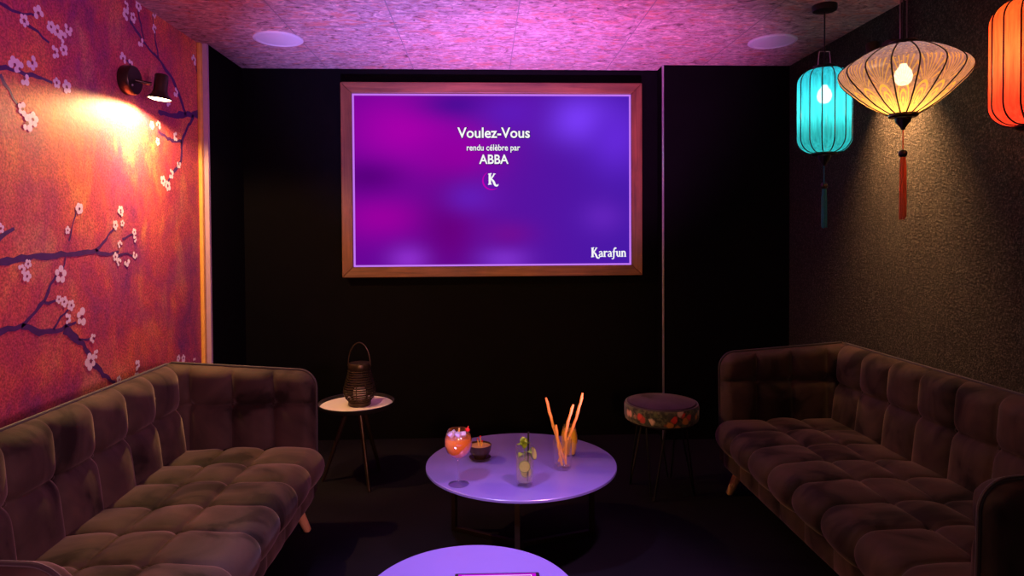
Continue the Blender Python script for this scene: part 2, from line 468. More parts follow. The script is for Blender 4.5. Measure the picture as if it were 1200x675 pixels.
g = MB(); g.box((XL, YP-.03, 0), (XL+.022, YP, ZC))
tag(g.build('trim_1', M['gold_trim'], smooth=False, bevel=.006), 'golden vertical moulding at the end of the mural wall', 'trim', kind='structure')
g = MB(); g.box((XL-.1, YP, 0), (XL+.045, YP+.02, ZC))
tag(g.build('trim_2', M['pale_trim'], smooth=False), 'pale upright edge board beside the golden moulding', 'trim', kind='structure')
g = MB(); g.box((XL-.1, YP+.02, 0), (XL+.045, YB+.1, ZC))
tag(g.build('wall_left_rear', M['black_wall'], smooth=False), 'black wall section between the mural and the screen wall', 'wall', kind='structure')
# back wall with its stepped-forward right section
XS, YS = at_y(777, 250, 4.05).x, 4.05
g = MB()
pl = [(XL-.1, YB), (XS, YB), (XS, YS), (XR+.1, YS), (XR+.1, YB+.1), (XL-.1, YB+.1)]
n = len(pl)
g.add([(x, y, 0) for x, y in pl]+[(x, y, ZC) for x, y in pl], [(i, (i+1) % n, n+(i+1) % n, n+i) for i in range(n)]+[tuple(range(n)), tuple(range(2*n-1, n-1, -1))])
tag(g.build('wall_back', M['black_wall'], smooth=False), 'black back wall carrying the screen, stepped forward on the right', 'wall', kind='structure')
g = MB(); g.box((XS-.006, YS-.006, 0), (XS+.006, YS+.006, ZC-.002))  # added strip standing in for the screen-lit edge of the step
tag(g.build('trim_3', M['glint_strip'], smooth=False, bevel=.002), 'thin reflective strip added on the back wall step for its purple light line', 'trim', kind='structure')
g = MB(); g.box((XR, YR, 0), (XR+.1, YS, ZC))
tag(g.build('wall_right', M['plaster'], smooth=False), 'coarse black plaster wall behind the silk lanterns', 'wall', kind='structure')
g = MB(); g.box((XL-.1, YR-.1, 0), (XR+.1, YR, ZC))
tag(g.build('wall_front', M['black_wall'], smooth=False), 'black wall behind the viewer', 'wall', kind='structure')

# ------------------------------------------------------------------ framed screen
YF = 4.10
a = at_y(398.5, 95.8, YF); b = at_y(753, 322.5, YF)
x0, x1, z1, z0 = a.x, b.x, a.z, b.z
tv = thing('framed_screen', 'large karaoke screen in a reddish brown wooden frame on the black wall', 'screen', ((x0+x1)/2, YB, z0))
lx0, lx1, h = x0-(x0+x1)/2, x1-(x0+x1)/2, z1-z0
fw = .066
def rail(quad, mat, name='frame_rail'):
    # quad: outer a, outer b, inner b, inner a in (x,z); front face sloping slightly inward
    m = MB()
    yf, yi, yb = YF-YB, YF-YB+.010, -.001
    (ax, az), (bx, bz), (cx, cz), (dx, dz) = quad
    m.add([(ax, yf, az), (bx, yf, bz), (cx, yi, cz), (dx, yi, dz), (ax, yb, az), (bx, yb, bz), (cx, yb, cz), (dx, yb, dz)],
          [(0, 1, 2, 3), (4, 7, 6, 5), (0, 4, 5, 1), (2, 6, 7, 3), (1, 5, 6, 2), (0, 3, 7, 4)])
    return m.build(name, mat, tv, smooth=False, bevel=.004)
e = .0004
rail([(lx0, h), (lx1, h), (lx1-fw, h-fw), (lx0+fw, h-fw)], M['wood_h'])
rail([(lx0, 0), (lx1, 0), (lx1-fw, fw), (lx0+fw, fw)], M['wood_h'])
rail([(lx0, e), (lx0, h-e), (lx0+fw, h-fw-e), (lx0+fw, fw+e)], M['wood_v'])
rail([(lx1, e), (lx1, h-e), (lx1-fw, h-fw-e), (lx1-fw, fw+e)], M['wood_v'])
sx0, sx1, sz0, sz1 = lx0+fw+.0005, lx1-fw-.0005, fw+.0005, h-fw-.0005
ys = -.045
eb = .011
m = MB()
m.box((sx0, ys, sz0), (sx1, -.002, sz0+eb)); m.box((sx0, ys, sz1-eb), (sx1, -.002, sz1))
m.box((sx0, ys, sz0+eb), (sx0+eb, -.002, sz1-eb)); m.box((sx1-eb, ys, sz0+eb), (sx1, -.002, sz1-eb))
m.build('screen_border', M['screen_edge'], tv, smooth=False)
m = MB(); m.box((sx0+eb, ys+.003, sz0+eb), (sx1-eb, -.002, sz1-eb))
m.build('screen', M['screen'], tv, smooth=False)
yt = ys+.0018                                        # lettering lies on the glass
def scr(px, py):
    p = at_y(px, py, YB+ys); return p.x-(x0+x1)/2, p.z-z0
def text_mesh(name, txt, pxl, pxr, pybase, bold=0, spacing=1.0, hpx=None):
    cu = bpy.data.curves.new(name, 'FONT'); cu.body = txt; cu.align_x = 'LEFT'; cu.size = 1; cu.offset = bold; cu.space_character = spacing
    cu.resolution_u = 4
    tmp = bpy.data.objects.new('tmp', cu); COL.objects.link(tmp)
    dg = bpy.context.evaluated_depsgraph_get()
    me = bpy.data.meshes.new_from_object(tmp.evaluated_get(dg))
    vs = [v.co.copy() for v in me.vertices]; fs = [tuple(p.vertices) for p in me.polygons]
    cu.offset = bold+.035
    dg.update()
    me2 = bpy.data.meshes.new_from_object(tmp.evaluated_get(dg))
    vs2 = [v.co.copy() for v in me2.vertices]; fs2 = [tuple(p.vertices) for p in me2.polygons]
    bpy.data.objects.remove(tmp)
    w0 = min(v.x for v in vs); w1 = max(v.x for v in vs)
    (xa, zb), (xb, _) = scr(pxl, pybase), scr(pxr, pybase)
    k = (xb-xa)/(w1-w0)
    m = MB()
    kz = k
    if hpx: 
        cap = .69
        kz = hpx*4.15/F/cap
    m.add([(xa+(v.x-w0)*k, yt, zb+v.y*kz) for v in vs], fs, 0)
    m.add([(xa+(v.x-w0)*k+.001, yt+.0006, zb+v.y*kz-.001) for v in vs2], fs2, 1)
    return m.build(name, [M['letter'], M['letter_edge']], tv, smooth=False, fixn=False)
text_mesh('title_lettering', 'Voulez-Vous', 536, 621, 161.2, .018, hpx=11.6)
text_mesh('subtitle_lettering', 'rendu célèbre par', 547, 609.5, 176.3, .014, hpx=6.9)
text_mesh('artist_lettering', 'ABBA', 561.5, 596, 191.8, .02, hpx=10.4)
# hand drawn blackletter shapes for the brand marks, strokes as ribbons: (x, y) in cap heights
def strokes(m, lst, ox, oz, s, mi=0, yy=yt):
    for pts, ws in lst:
        P = [Vector((x, y)) for x, y in pts]
        # smooth
        for _ in range(2 if len(P) > 2 else 0):
            Q = [P[0]]; W = [ws[0]]
            for i in range(len(P)-1):
                Q += [P[i]*.75+P[i+1]*.25, P[i]*.25+P[i+1]*.75]; W += [ws[i]*.75+ws[i+1]*.25, ws[i]*.25+ws[i+1]*.75]
            Q.append(P[-1]); W.append(ws[-1]); P, ws = Q, W
        N = len(P); vs = []
        for i, p in enumerate(P):
            t = (P[min(i+1, N-1)]-P[max(i-1, 0)]).normalized(); nn = Vector((-t.y, t.x))
            for sg in (1, -1):
                q = p+nn*sg*ws[i]/2
                vs.append((ox+q.x*s, yy, oz+q.y*s))
        m.add(vs, [(2*i, 2*i+1, 2*i+3, 2*i+2) for i in range(N-1)], mi)
GL = {
 'K': ([([(.14,0),(.14,1)], (.22,.22)), ([(-.02,.0),(.32,.02)], (.10,.06)), ([(-.02,.96),(.30,1.0)], (.06,.10)), ([(.20,.45),(.42,.72),(.56,.98)], (.10,.14,.12)), ([(.46,.98),(.68,.97)], (.08,.06)), ([(.22,.56),(.48,.30),(.62,-.10),(.86,-.14),(.92,.02)], (.10,.20,.20,.14,.05))], .80),
 'a': ([([(.06,.50),(.24,.60),(.40,.52),(.40,.0)], (.10,.10,.14,.16)), ([(.40,.34),(.20,.32),(.06,.16),(.20,.0),(.40,.10)], (.08,.10,.16,.10,.08)), ([(.36,.03),(.52,.03)], (.08,.05))], .54),
 'r': ([([(.14,.0),(.14,.60)], (.16,.16)), ([(.0,.58),(.2,.60)], (.05,.08)), ([(.0,.02),(.28,.02)], (.07,.07)), ([(.16,.42),(.30,.60),(.44,.52)], (.08,.12,.16))], .46),
 'f': ([([(-.06,-.22),(.10,-.24),(.18,-.10),(.18,.70),(.28,.98),(.46,.90)], (.08,.10,.15,.16,.14,.14)), ([(.02,.54),(.40,.56)], (.08,.08))], .42),
 'u': ([([(.12,.60),(.12,.16),(.26,.0),(.42,.12)], (.16,.16,.12,.08)), ([(.42,.60),(.42,.0)], (.16,.16)), ([(.0,.58),(.16,.60)], (.05,.08)), ([(.30,.58),(.44,.60)], (.05,.08)), ([(.40,.03),(.56,.03)], (.08,.05))], .58),
 'n': ([([(.12,.0),(.12,.60)], (.16,.16)), ([(.0,.58),(.16,.60)], (.05,.08)), ([(.0,.02),(.24,.02)], (.07,.07)), ([(.14,.46),(.30,.62),(.44,.46),(.44,.0)], (.08,.12,.16,.16)), ([(.32,.02),(.56,.02)], (.07,.07))], .58),
}
m = MB()
xa, za = scr(693, 301.0); xb, _ = scr(734, 301.0)
tot = sum(GL[c][1] for c in 'Karafun')
s = (xb-xa)/tot; cx = xa
for c in 'Karafun':
    k = s*1.02
    strokes(m, GL[c][0], cx, za, k*(1.0)); cx += GL[c][1]*s
m.build('brand_lettering', M['letter'], tv, smooth=False, fixn=False)
m = MB()
xa, za = scr(572.3, 216.0)
strokes(m, GL['K'][0], xa, za, 12.5*4.15/F)
m.build('letter_mark', M['letter'], tv, smooth=False, fixn=False)
m = MB()
xa, za = scr(576.5, 211.5); rr = 10.6*4.15/F
pts = [(math.cos(R(d)), math.sin(R(d))) for d in range(118, 305, 6)]
N = len(pts)
vs = []
for i, (cx_, cz_) in enumerate(pts):
    w = .078*math.sin(PI*(i+.6)/(N+.2))+.012
    vs += [(xa+cx_*rr*(1+w), yt, za+cz_*rr*(1+w)), (xa+cx_*rr*(1-w), yt, za+cz_*rr*(1-w))]
m.add(vs, [(2*i, 2*i+1, 2*i+3, 2*i+2) for i in range(N-1)])
m.build('loading_ring', M['logo_ring'], tv, smooth=False, fixn=False)

# ------------------------------------------------------------------ ceiling speakers
def speaker(px, py, label):
    p = at_z(px, py, ZC)
    t = thing('ceiling_speaker', label, 'speaker', (p.x, p.y, ZC), 0, 'round ceiling speakers')
    m = MB(); m.lathe([(.112, 0), (.130, 0), (.131, -.006), (.126, -.010), (.114, -.010), (.112, -.007)], 64)
    m.add([], [])
    m.build('rim', M['grille'], t)
    m = MB(); m.lathe([(.1118, -.0005), (.1118, -.006), (.08, -.0085), (.0001, -.0095)], 64)
    m.build('grille', M['grille'], t)
speaker(326, 45, 'white round speaker set in the ceiling near the mural wall')
speaker(905, 48, 'white round speaker set in the ceiling near the silk lanterns')

# ------------------------------------------------------------------ wall lamp
lp = at_x(146, 94, XL)
wlamp = thing('wall_spotlight', 'dark adjustable wall spotlight glowing warm on the red mural wall', 'wall lamp', (XL, lp.y, lp.z))
MX = Matrix.Rotation(PI/2, 4, 'Y')
m = MB(); m.lathe([(.0001, 0), (.062, 0), (.064, .004), (.064, .042), (.060, .047), (.0001, .048)], 40, 0, MX)
m.build('wall_plate', M['bronze'], wlamp)
m = MB(); m.ball((.0485, -.03, -.028), .006, 10); m.build('screw', M['wire'], wlamp)
m = MB(); m.tube([(.046, 0, .0), (.075, .02, -.005), (.098, .035, -.008)], .0075, 10); m.build('swivel_arm', M['bronze'], wlamp)
LM = Matrix.Translation((.130, .04, -.075)) @ Matrix.Rotation(R(6), 4, 'Y')
m = MB(); m.lathe([(.0001, .112), (.024, .112), (.028, .107), (.029, .040), (.034, .022), (.052, .004), (.0525, .000), (.050, .000), (.032, .0215), (.026, .04), (.0001, .045)], 40, 0, LM)
m.build('lamp_shade', M['bronze'], wlamp)
m = MB(); m.lathe([(.0001, -.006), (.030, -.003), (.046, .002), (.046, .005), (.0001, .008)], 32, 0, LM)
m.build('bulb', M['lamp_glow'], wlamp)
def light(kind, name, loc, energy, col, aim=None, parent=None, **kw):
    d = bpy.data.lights.new(name, kind); d.energy = energy; d.color = col
    for k, v in kw.items(): setattr(d, k, v)
    o = bpy.data.objects.new(name, d); COL.objects.link(o); o.location = loc
    if parent: o.parent = parent
    if aim is not None:
        o.rotation_euler = (Vector(aim)-Vector(loc)).to_track_quat('-Z', 'Y').to_euler()
    return o
light('SPOT', 'wall spotlight beam', (.126, .04, -.086), 78, (1, .56, .20), aim=(.10, .02, -1), parent=wlamp, spot_size=R(172), spot_blend=.25, shadow_soft_size=.022)

q = at_x(1050, 62, XR)
wlamp2 = copy_tree(wlamp)
wlamp2.location = (XR, q.y, q.z); wlamp2.rotation_euler = (0, 0, PI)
wlamp2['label'] = 'dark wall spotlight on the black plaster wall, half hidden behind the golden lantern'
for o in (wlamp, wlamp2): o['group'] = 'wall spotlights'
for c in kids(wlamp2):
    if c.type == 'LIGHT':                          # turned to a tighter pool than its twin
        c.data = c.data.copy(); c.data.spot_size = R(98); c.data.spot_blend = 1; c.data.energy = 130; c.data.color = (1, .47, .17)
        c.rotation_euler = Vector((-.75, .0, -1)).to_track_quat('-Z', 'Y').to_euler()

# ------------------------------------------------------------------ silk lanterns
def lantern(name, label, C, prof, nrib, fab, tassel, bulb, energy, col, zt, zb, handle, cable=True, rose=True, rib_r=.0028, tlen=.30, cord_z=None, a0=0):
    t = thing(name, label, 'lantern', C, 0, 'silk lanterns on the right')
    m = MB(); m.lathe(prof, nrib*6, caps=False, a0=a0)
    m.build('shade', fab, t, fixn=True, angle=80)
    for k in range(nrib):
        a = a0 + 2*PI*k/nrib
        m = MB(); m.tube([((r+.001)*math.cos(a), (r+.001)*math.sin(a), z) for r, z in prof], rib_r, 6)
        m.build('rib', M['black_wood'], t)
    rt_, rb_ = prof[-1][0], prof[0][0]
    m = MB(); m.lathe([(rt_*.45, zt-.004), (rt_+.006, zt-.006), (rt_+.007, zt+.010), (rt_+.001, zt+.016), (rt_*.45, zt+.016)], 36, caps=False)
    m.build('top_ring', M['black_wood'], t)
    m = MB(); m.lathe([(rb_*.72, zb+.004), (rb_+.006, zb+.006), (rb_+.008, zb-.006), (rb_+.001, zb-.012), (rb_*.72, zb-.012)], 36, caps=False)
    m.build('bottom_ring', M['black_wood'], t)
    m = MB(); m.tube([(-rb_, 0, zb-.006), (rb_, 0, zb-.006)], .004, 8); m.tube([(0, -rb_, zb-.006), (0, rb_, zb-.006)], .004, 8)
    m.lathe([(.0001, zb-.062), (.007, zb-.060), (.012, zb-.048), (.026, zb-.030), (.030, zb-.014), (.026, zb-.006), (.0001, zb-.005)], 24)
    m.build('finial', M['black_wood'], t)
    w = handle[0]
    m = MB(); m.tube([(-w, 0, zt+.012), (-w*.96, 0, zt+handle[1]*.6), (-w*.8, 0, zt+handle[1]), (w*.8, 0, zt+handle[1]), (w*.96, 0, zt+handle[1]*.6), (w, 0, zt+.012)], .0024, 8)
    m.build('wire_handle', M['wire'], t)
    top = ZC-C[2]
    m = MB(); m.tube([(0, 0, zt-.05), (0, 0, top-.02)], .0035, 8); m.build('cable', M['cable'], t)
    m = MB(); m.lathe([(.0001, top-.032), (.03, top-.032), (.052, top-.026), (.055, top-.018), (.055, top), (.0001, top)], 36); m.build('ceiling_rose', M['black_wood'], t)
    # bulb and holder
    m = MB(); m.lathe([(.0001, zt-.03), (.016, zt-.03), (.018, zt-.075), (.0001, zt-.075)], 20); m.build('bulb_holder', M['black_wood'], t)
    bz = zt-.075
    m = MB(); m.lathe([(.012, bz), (.016, bz-.010), (.028, bz-.026), (.034, bz-.048), (.030, bz-.068), (.018, bz-.082), (.0001, bz-.087)], 24); m.build('bulb', bulb, t)
    # tassel
    z = zb-.058
    m = MB(); m.tube([(0, 0, z+.004), (0, 0, z-.085)], .0022, 6)
    m.build('tassel_cord', tassel, t)
    m = MB(); m.ball((0, 0, z-.098), .017, 16); m.build('bead', M['black_wood'], t)
    m = MB()
    zt0 = z-.110
    for k in range(22):
        a = k*2.399; r = .012*math.sqrt((k+.5)/22)
        m.tube([(r*.6*math.cos(a), r*.6*math.sin(a), zt0), (r*math.cos(a), r*math.sin(a), zt0-.05), (r*1.05*math.cos(a+.1), r*1.05*math.sin(a+.1), zt0-tlen*rnd.uniform(.94, 1))], .0028, 5)
    m.build('tassel', tassel, t)
    light('POINT', 'lantern light', (C[0], C[1], C[2]+bz-.125), energy, col, shadow_soft_size=.025)
    return t
def cyl_prof(r, hh, ro, n=20):
    # straight drum with round shoulders, bottom to top
    P = []
    rc = .07
    for k in range(9):
        a = R(90*k/8); P.append((r-rc+rc*math.sin(a), -hh+rc*1.0-rc*math.cos(a)))
    P[0] = (ro, -hh)
    for k in range(1, n): P.append((r, -hh+rc+(2*hh-2*rc)*k/n))
    for k in range(9):
        a = R(90*k/8); P.append((r-rc+rc*math.cos(a), hh-rc+rc*math.sin(a)))
    P[-1] = (ro, hh)
    return P
pt = at_y(966, 130.5, 2.99)
lantern('silk_lantern', 'teal drum shaped silk lantern with blue tassel beside the right wall', tuple(pt), cyl_prof(.120, .198, .05), 14, M['teal'], M['tassel_teal'], M['bulb_white'], 2.2, (1, .80, .58), .198, -.198, (.030, .085), tlen=.19, a0=.1)
pg = at_y(1058.5, 96, 2.52)
gp = [(.046, -.132), (.075, -.118), (.115, -.094), (.155, -.062), (.188, -.030), (.214, -.004), (.230, .018), (.236, .034), (.234, .048), (.224, .062), (.200, .082), (.165, .104), (.125, .124), (.085, .138), (.048, .146)]
lantern('silk_lantern', 'wide lavender and gold saucer shaped silk lantern with orange tassel', tuple(pg), gp, 16, M['gold'], M['tassel_orange'], M['bulb'], 2.6, (1, .64, .32), .146, -.132, (.014, .30), rib_r=.0030, tlen=.255, a0=.03)
pr = at_y(1217, 72, 2.03)
lantern('silk_lantern', 'red orange drum shaped silk lantern cut by the right picture edge', tuple(pr), cyl_prof(.132, .205, .055), 16, M['red'], M['tassel_orange'], M['bulb'], 4.0, (1, .66, .30), .205, -.205, (.030, .085), tlen=.19, a0=.12)

# ------------------------------------------------------------------ sofas
def g_round(x):
    x = max(0.0, min(1.0, x)); return math.sqrt(max(0.0, 1-(1-x)**2))
def tuft(a, b, A, B, amp, w=.030, dim=.018, rb=.020):
    da = min(abs(a-q) for q in A); db = min(abs(b-q) for q in B)
    v = amp*(1-math.exp(-da/w))*(1-math.exp(-db/w))
    v -= dim*math.exp(-(da*da+db*db)/(rb*rb))
    v -= .004*math.exp(-(da/.006)**2)+.004*math.exp(-(db/.006)**2)
    return v
L2 = .895; TA = .085; Z0 = .15; ZT = .755
def make_sofa(label, loc, rz):
    t = thing('velvet_sofa', label, 'sofa', loc, rz, 'matching brown tufted sofas')
    cols = [-.81+.2025*k for k in range(9)]
    # ---- backrest
    def by(z): return .655+(z-.33)*.10
    T = .12
    def backpt(u, v, side):
        a = -L2+2*L2*u; z = Z0+(ZT-Z0)*v
        d = min((ZT-z)/.05, (L2-abs(a))/.05)
        th = T/2*g_round(d)
        y = by(z)
        if side < 0:
            dsp = tuft(a, z, cols, [.565], .034)*g_round((ZT-z)/.07) if z > .30 else 0
            return (a, y-th-dsp+.012, z)
        return (a, y+th*.75, z)
    m = MB()
    m.grid(260, 84, lambda u, v: backpt(u, v, -1)); m.grid(40, 40, lambda u, v: backpt(u, v, 1), flip=True)
    bk = m.build('backrest', M['velvet'], t, angle=75)
    for c in cols[1:-1]:
        p = backpt((c+L2)/(2*L2), (.565-Z0)/(ZT-Z0), -1)
        mm = MB(); mm.ball((p[0], p[1]-.004, p[2]), .011, 12, sc=(1, 1, 1)); mm.build('button', M['velvet'], bk)
    pp = MB(); pp.tube([(-L2+.03, by(ZT)+.004, ZT-.006)]+[(-L2+.06+(2*L2-.12)*k/20, by(ZT)+.004, ZT+.001) for k in range(21)]+[(L2-.03, by(ZT)+.004, ZT-.006)], .0055, 8)
    pp.build('piping', M['piping'], bk)
    # ---- arms
    LA = .64
    def ztop(a):
        z = .712+(.757-.712)*min(1, a/LA); rc = .075
        if a < rc: z -= rc-math.sqrt(max(0, rc*rc-(rc-a)**2))
        return z
    for sg in (-1, 1):
        def armpt(u, v, side):
            a = LA*(u**1.35); zt_ = ztop(a); z = Z0+.02+(zt_-Z0-.02)*v
            d = min((zt_-z)/.045, a/.045)
            th = TA/2*g_round(d)
            x = L2-TA/2+(z-.3)*.02
            if side < 0:
                dsp = tuft(a, z, [.18, .36, .545], [.575], .026)*g_round((zt_-z)/.06)*g_round(a/.06) if z > .30 else 0
                return (sg*(x-th-dsp+.006), .05+a, z)
            return (sg*(x+th), .05+a, z)
        m = MB(); m.grid(110, 84, lambda u, v: armpt(u, v, -1)); m.grid(40, 40, lambda u, v: armpt(u, v, 1))
        ar = m.build('armrest', M['velvet'], t, angle=75)
        for aa in (.18, .36):
            p = armpt((aa/LA)**(1/1.35), (.575-Z0-.02)/(ztop(aa)-Z0-.02), -1)
            mm = MB(); mm.ball((p[0]-sg*.003, p[1], p[2]), .011, 12); mm.build('button', M['velvet'], ar)
        pp = MB()
        pts = []
        for k in range(41):
            a = LA*(k/40)**2
            z = ztop(a); pts.append((sg*(L2-TA/2+(z-.3)*.02), .05+a-.0015, z+.0015))
        pts = [(sg*(L2-TA/2), .0485, .26), (sg*(L2-TA/2+.003), .0485, .45)]+pts
        pp.tube(pts, .0055, 8); pp.build('piping', M['piping'], ar)
    # ---- seat cushion: profile (y, z) from the back over the rounded front and under
    prof = [(.64, .372), (.60, .381)]+[(.60-.52*k/16, .381+.010*math.sin(PI*k/16)) for k in range(1, 17)]
    rc = .068
    for k in range(1, 15):
        q = R(180*k/14*.93); prof.append((.08-rc*1.12*math.sin(q), .381-rc+rc*math.cos(q)))
    prof.append((.10, .252)); prof.append((.16, .252))
    PV = [Vector((0, y, z)) for y, z in prof]
    cum = [0]
    for p, q in zip(PV[:-1], PV[1:]): cum.append(cum[-1]+(q-p).length)
    LS = cum[-1]
    def prf(s):
        s = max(0, min(LS, s))
        for i in range(len(cum)-1):
            if s <= cum[i+1] or i == len(cum)-2:
                f = (s-cum[i])/max(1e-9, cum[i+1]-cum[i]); return PV[i].lerp(PV[i+1], f)
    rows = [.64-.43, .64-.255]
    LX = L2-TA+.012
    def seatpt(u, v):
        a = -LX+2*LX*u; s = LS*v
        p = prf(s); q = prf(s+.006)-prf(s-.006); nn = Vector((0, q.z, -q.y)).normalized()
        fade = g_round((LX-abs(a))/.035)
        da = min(abs(a-c) for c in cols)
        db = min(abs(s-r) for r in rows)
        dsp = .017*(1-math.exp(-da/.026))*(1-math.exp(-db/.03)) - .015*math.exp(-(da*da+db*db)/(.022**2)) - .004*math.exp(-(da/.006)**2) - .003*math.exp(-(db/.006)**2)
        dsp += .004*math.sin(a*9+s*13)*math.sin(s*11-a*4)
        if s > LS-.08: dsp *= max(0, (LS-s)/.08)
        p = p+nn*(dsp-.004)*(.3+.7*fade) - nn*.02*(1-fade)
        return (a, p.y, p.z)
    m = MB(); m.grid(250, 130, seatpt)
    st = m.build('seat_cushion', M['velvet'], t, angle=75)
    for c in cols[1:-1]:
        for r in rows:
            p = seatpt((c+LX)/(2*LX), r/LS)
            mm = MB(); mm.ball((p[0], p[1], p[2]+.002), .011, 12); mm.build('button', M['velvet'], st)
    # ---- upholstered base with seams in line with the cushion
    def base(u, v):
        a = -LX+2*LX*u; z = .15+.115*v
        da = min(abs(a-c) for c in cols)
        y = .056-.012*(1-math.exp(-da/.02))*g_round(min(v, 1-v)/.3)
        return (a, y, z)
    m = MB(); m.grid(180, 20, base); m.box((-LX, .057, .15), (LX, .66, .262))
    m.build('base', M['velvet'], t, angle=60)
    m = MB(); m.box((-L2+.05, .10, .135), (L2-.05, .66, .152)); m.build('underframe', M['black_wood'], t, smooth=False)
    for sx in (-1, 1):
        for (yt_, yb_) in ((.13, .085), (.60, .66)):
            m = MB()
            m.tube([(sx*.780, yt_, .148), (sx*.826, (yt_+yb_)/2+(yb_-yt_)*.45, .004), (sx*.8475, yb_, 0)][:2]+[(sx*.8275, yb_, 0.0)], [.025, .0165, .0155], 20)
            m.build('leg', M['oak'], t)
    return t
sofa = make_sofa('dark brown tufted velvet sofa in front of the red mural wall', (-.715, 2.055, 0), PI/2)
sofa2 = copy_tree(sofa)
sofa2.location = (1.145, 2.35, 0); sofa2.rotation_euler = (0, 0, -PI/2)
sofa2['label'] = 'dark brown tufted velvet sofa against the black plaster wall under the lanterns'

# ------------------------------------------------------------------ coffee tables
ZTAB = .36
def coffee(px, D, r, label, legs, tz=ZTAB):
    X = px
    t = thing('coffee_table', label, 'coffee table', (X, D, 0), 0, 'round coffee tables')
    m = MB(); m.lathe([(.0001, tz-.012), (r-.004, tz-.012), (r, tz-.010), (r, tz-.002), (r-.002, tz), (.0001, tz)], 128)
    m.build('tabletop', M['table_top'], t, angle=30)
    for k, (lx, ly) in enumerate(legs):
        q = Vector((lx, ly, 0)); d = q.normalized(); nrm = Vector((-d.y, d.x, 0))
        def P(rad, side, z): v = d*rad+nrm*side; return (v.x, v.y, z)
        ln = q.length
        m = MB()
        # upright, foot bar and top bar of flat square section
        for (a0, a1, zz0, zz1) in ((ln-.020, ln, 0, tz-.0125), (.004, ln-.020, 0, .020), (.004, ln-.020, tz-.0325, tz-.0125)):
            vs = [P(a, s_, z) for z in (zz0, zz1) for a, s_ in ((a0, -.010), (a1, -.010), (a1, .010), (a0, .010))]
            m.add(vs, [(0,3,2,1),(4,5,6,7),(0,1,5,4),(1,2,6,5),(2,3,7,6),(3,0,4,7)])
        m.build('leg_frame', M['bronze'], t, smooth=False, bevel=.0015)
    return t
pc = at_z(607.5, 555, ZTAB)
CT = Vector((.148, 2.685, 0))
coffee(CT.x, CT.y, .40, 'large round coffee table holding the drinks, purple light in its colour', [(-.30, .17), (.325, .10), (-.035, -.34)])
NT_ = Vector((-.045, 1.675, 0))
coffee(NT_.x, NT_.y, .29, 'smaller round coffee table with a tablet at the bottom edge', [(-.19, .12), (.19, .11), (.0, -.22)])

# tablet on the near table
tp = at_z(582, 670.5, ZTAB+.01)
tb = thing('tablet', 'black tablet with a glowing magenta picture on the near coffee table', 'tablet', (tp.x, tp.y-.085, ZTAB), R(-1))
m = MB(); m.box((-.118, -.085, 0), (.118, .085, .009)); m.build('tablet_case', M['tablet_body'], tb, smooth=False, bevel=.003)
m = MB(); m.box((-.108, -.075, .009), (.108, .0770, .0096)); m.build('screen', M['tablet_glow'], tb, smooth=False)
m = MB(); m.box((-.098, .066, .0096), (.096, .0685, .0100)); m.box((-.098, -.07, .0096), (-.0955, .066, .0100)); m.box((.0935, -.07, .0096), (.096, .066, .0100))
m.build('picture_border', M['tablet_white'], tb, smooth=False)

# ------------------------------------------------------------------ drinks
def on_table(px, py): return at_z(px, py, ZTAB)
# balloon glass of orange spritz
p = on_table(537.5, 567.5)
wg = thing('wine_glass', 'balloon wine glass of orange spritz on a tall stem', 'glass', (p.x, p.y, ZTAB))
out = [(.0001, 0), (.039, 0), (.040, .002), (.030, .005), (.010, .010), (.005, .018), (.0042, .06), (.0045, .092), (.010, .100), (.030, .110), (.046, .130), (.0535, .155), (.052, .180), (.044, .203), (.0395, .212)]
inn = [(.038, .212), (.0425, .203), (.0505, .180), (.052, .155), (.0445, .131), (.029, .112), (.010, .103), (.0001, .102)]
m = MB(); m.lathe(out+inn, 56, caps=False); m.build('glass_body', M['glass'], wg)
m = MB(); m.lathe([(.0001, .1025), (.010, .1035), (.0288, .1125), (.0442, .1315), (.0516, .155), (.0510, .172), (.0490, .183), (.0001, .183)], 48); m.build('drink', M['spritz'], wg)
for k in range(7):
    a = k*2.4; rr_ = .012+.022*((k*37) % 10)/10
    Mx = Matrix.Translation((rr_*math.cos(a), rr_*math.sin(a), .189+.004*(k % 3))) @ Matrix.Rotation(k*1.3, 4, 'Z') @ Matrix.Rotation(.5+k*.4, 4, 'X')
    m = MB(); m.box((-.010, -.010, -.009), (.010, .010, .009), 0, Mx); m.build('ice_cube', M['ice'], wg, smooth=False, bevel=.003)
sw = MB(); sw.tube([(-.008, .012, .112), (.004, -.004, .218)], .0035, 10)
tag(sw.build('drinking_straw', M['straw_y'], loc=(p.x, p.y, ZTAB)), 'yellow straw standing in the orange spritz', 'straw')
bm_ = MB(); bm_.ball((.036, -.008, .213), .0085, 14); bm_.tube([(.036, -.008, .220), (.040, -.004, .226)], .0012, 6)
tag(bm_.build('berry', M['berry'], loc=(p.x, p.y, ZTAB)), 'red berry perched on the rim of the spritz glass', 'berry')
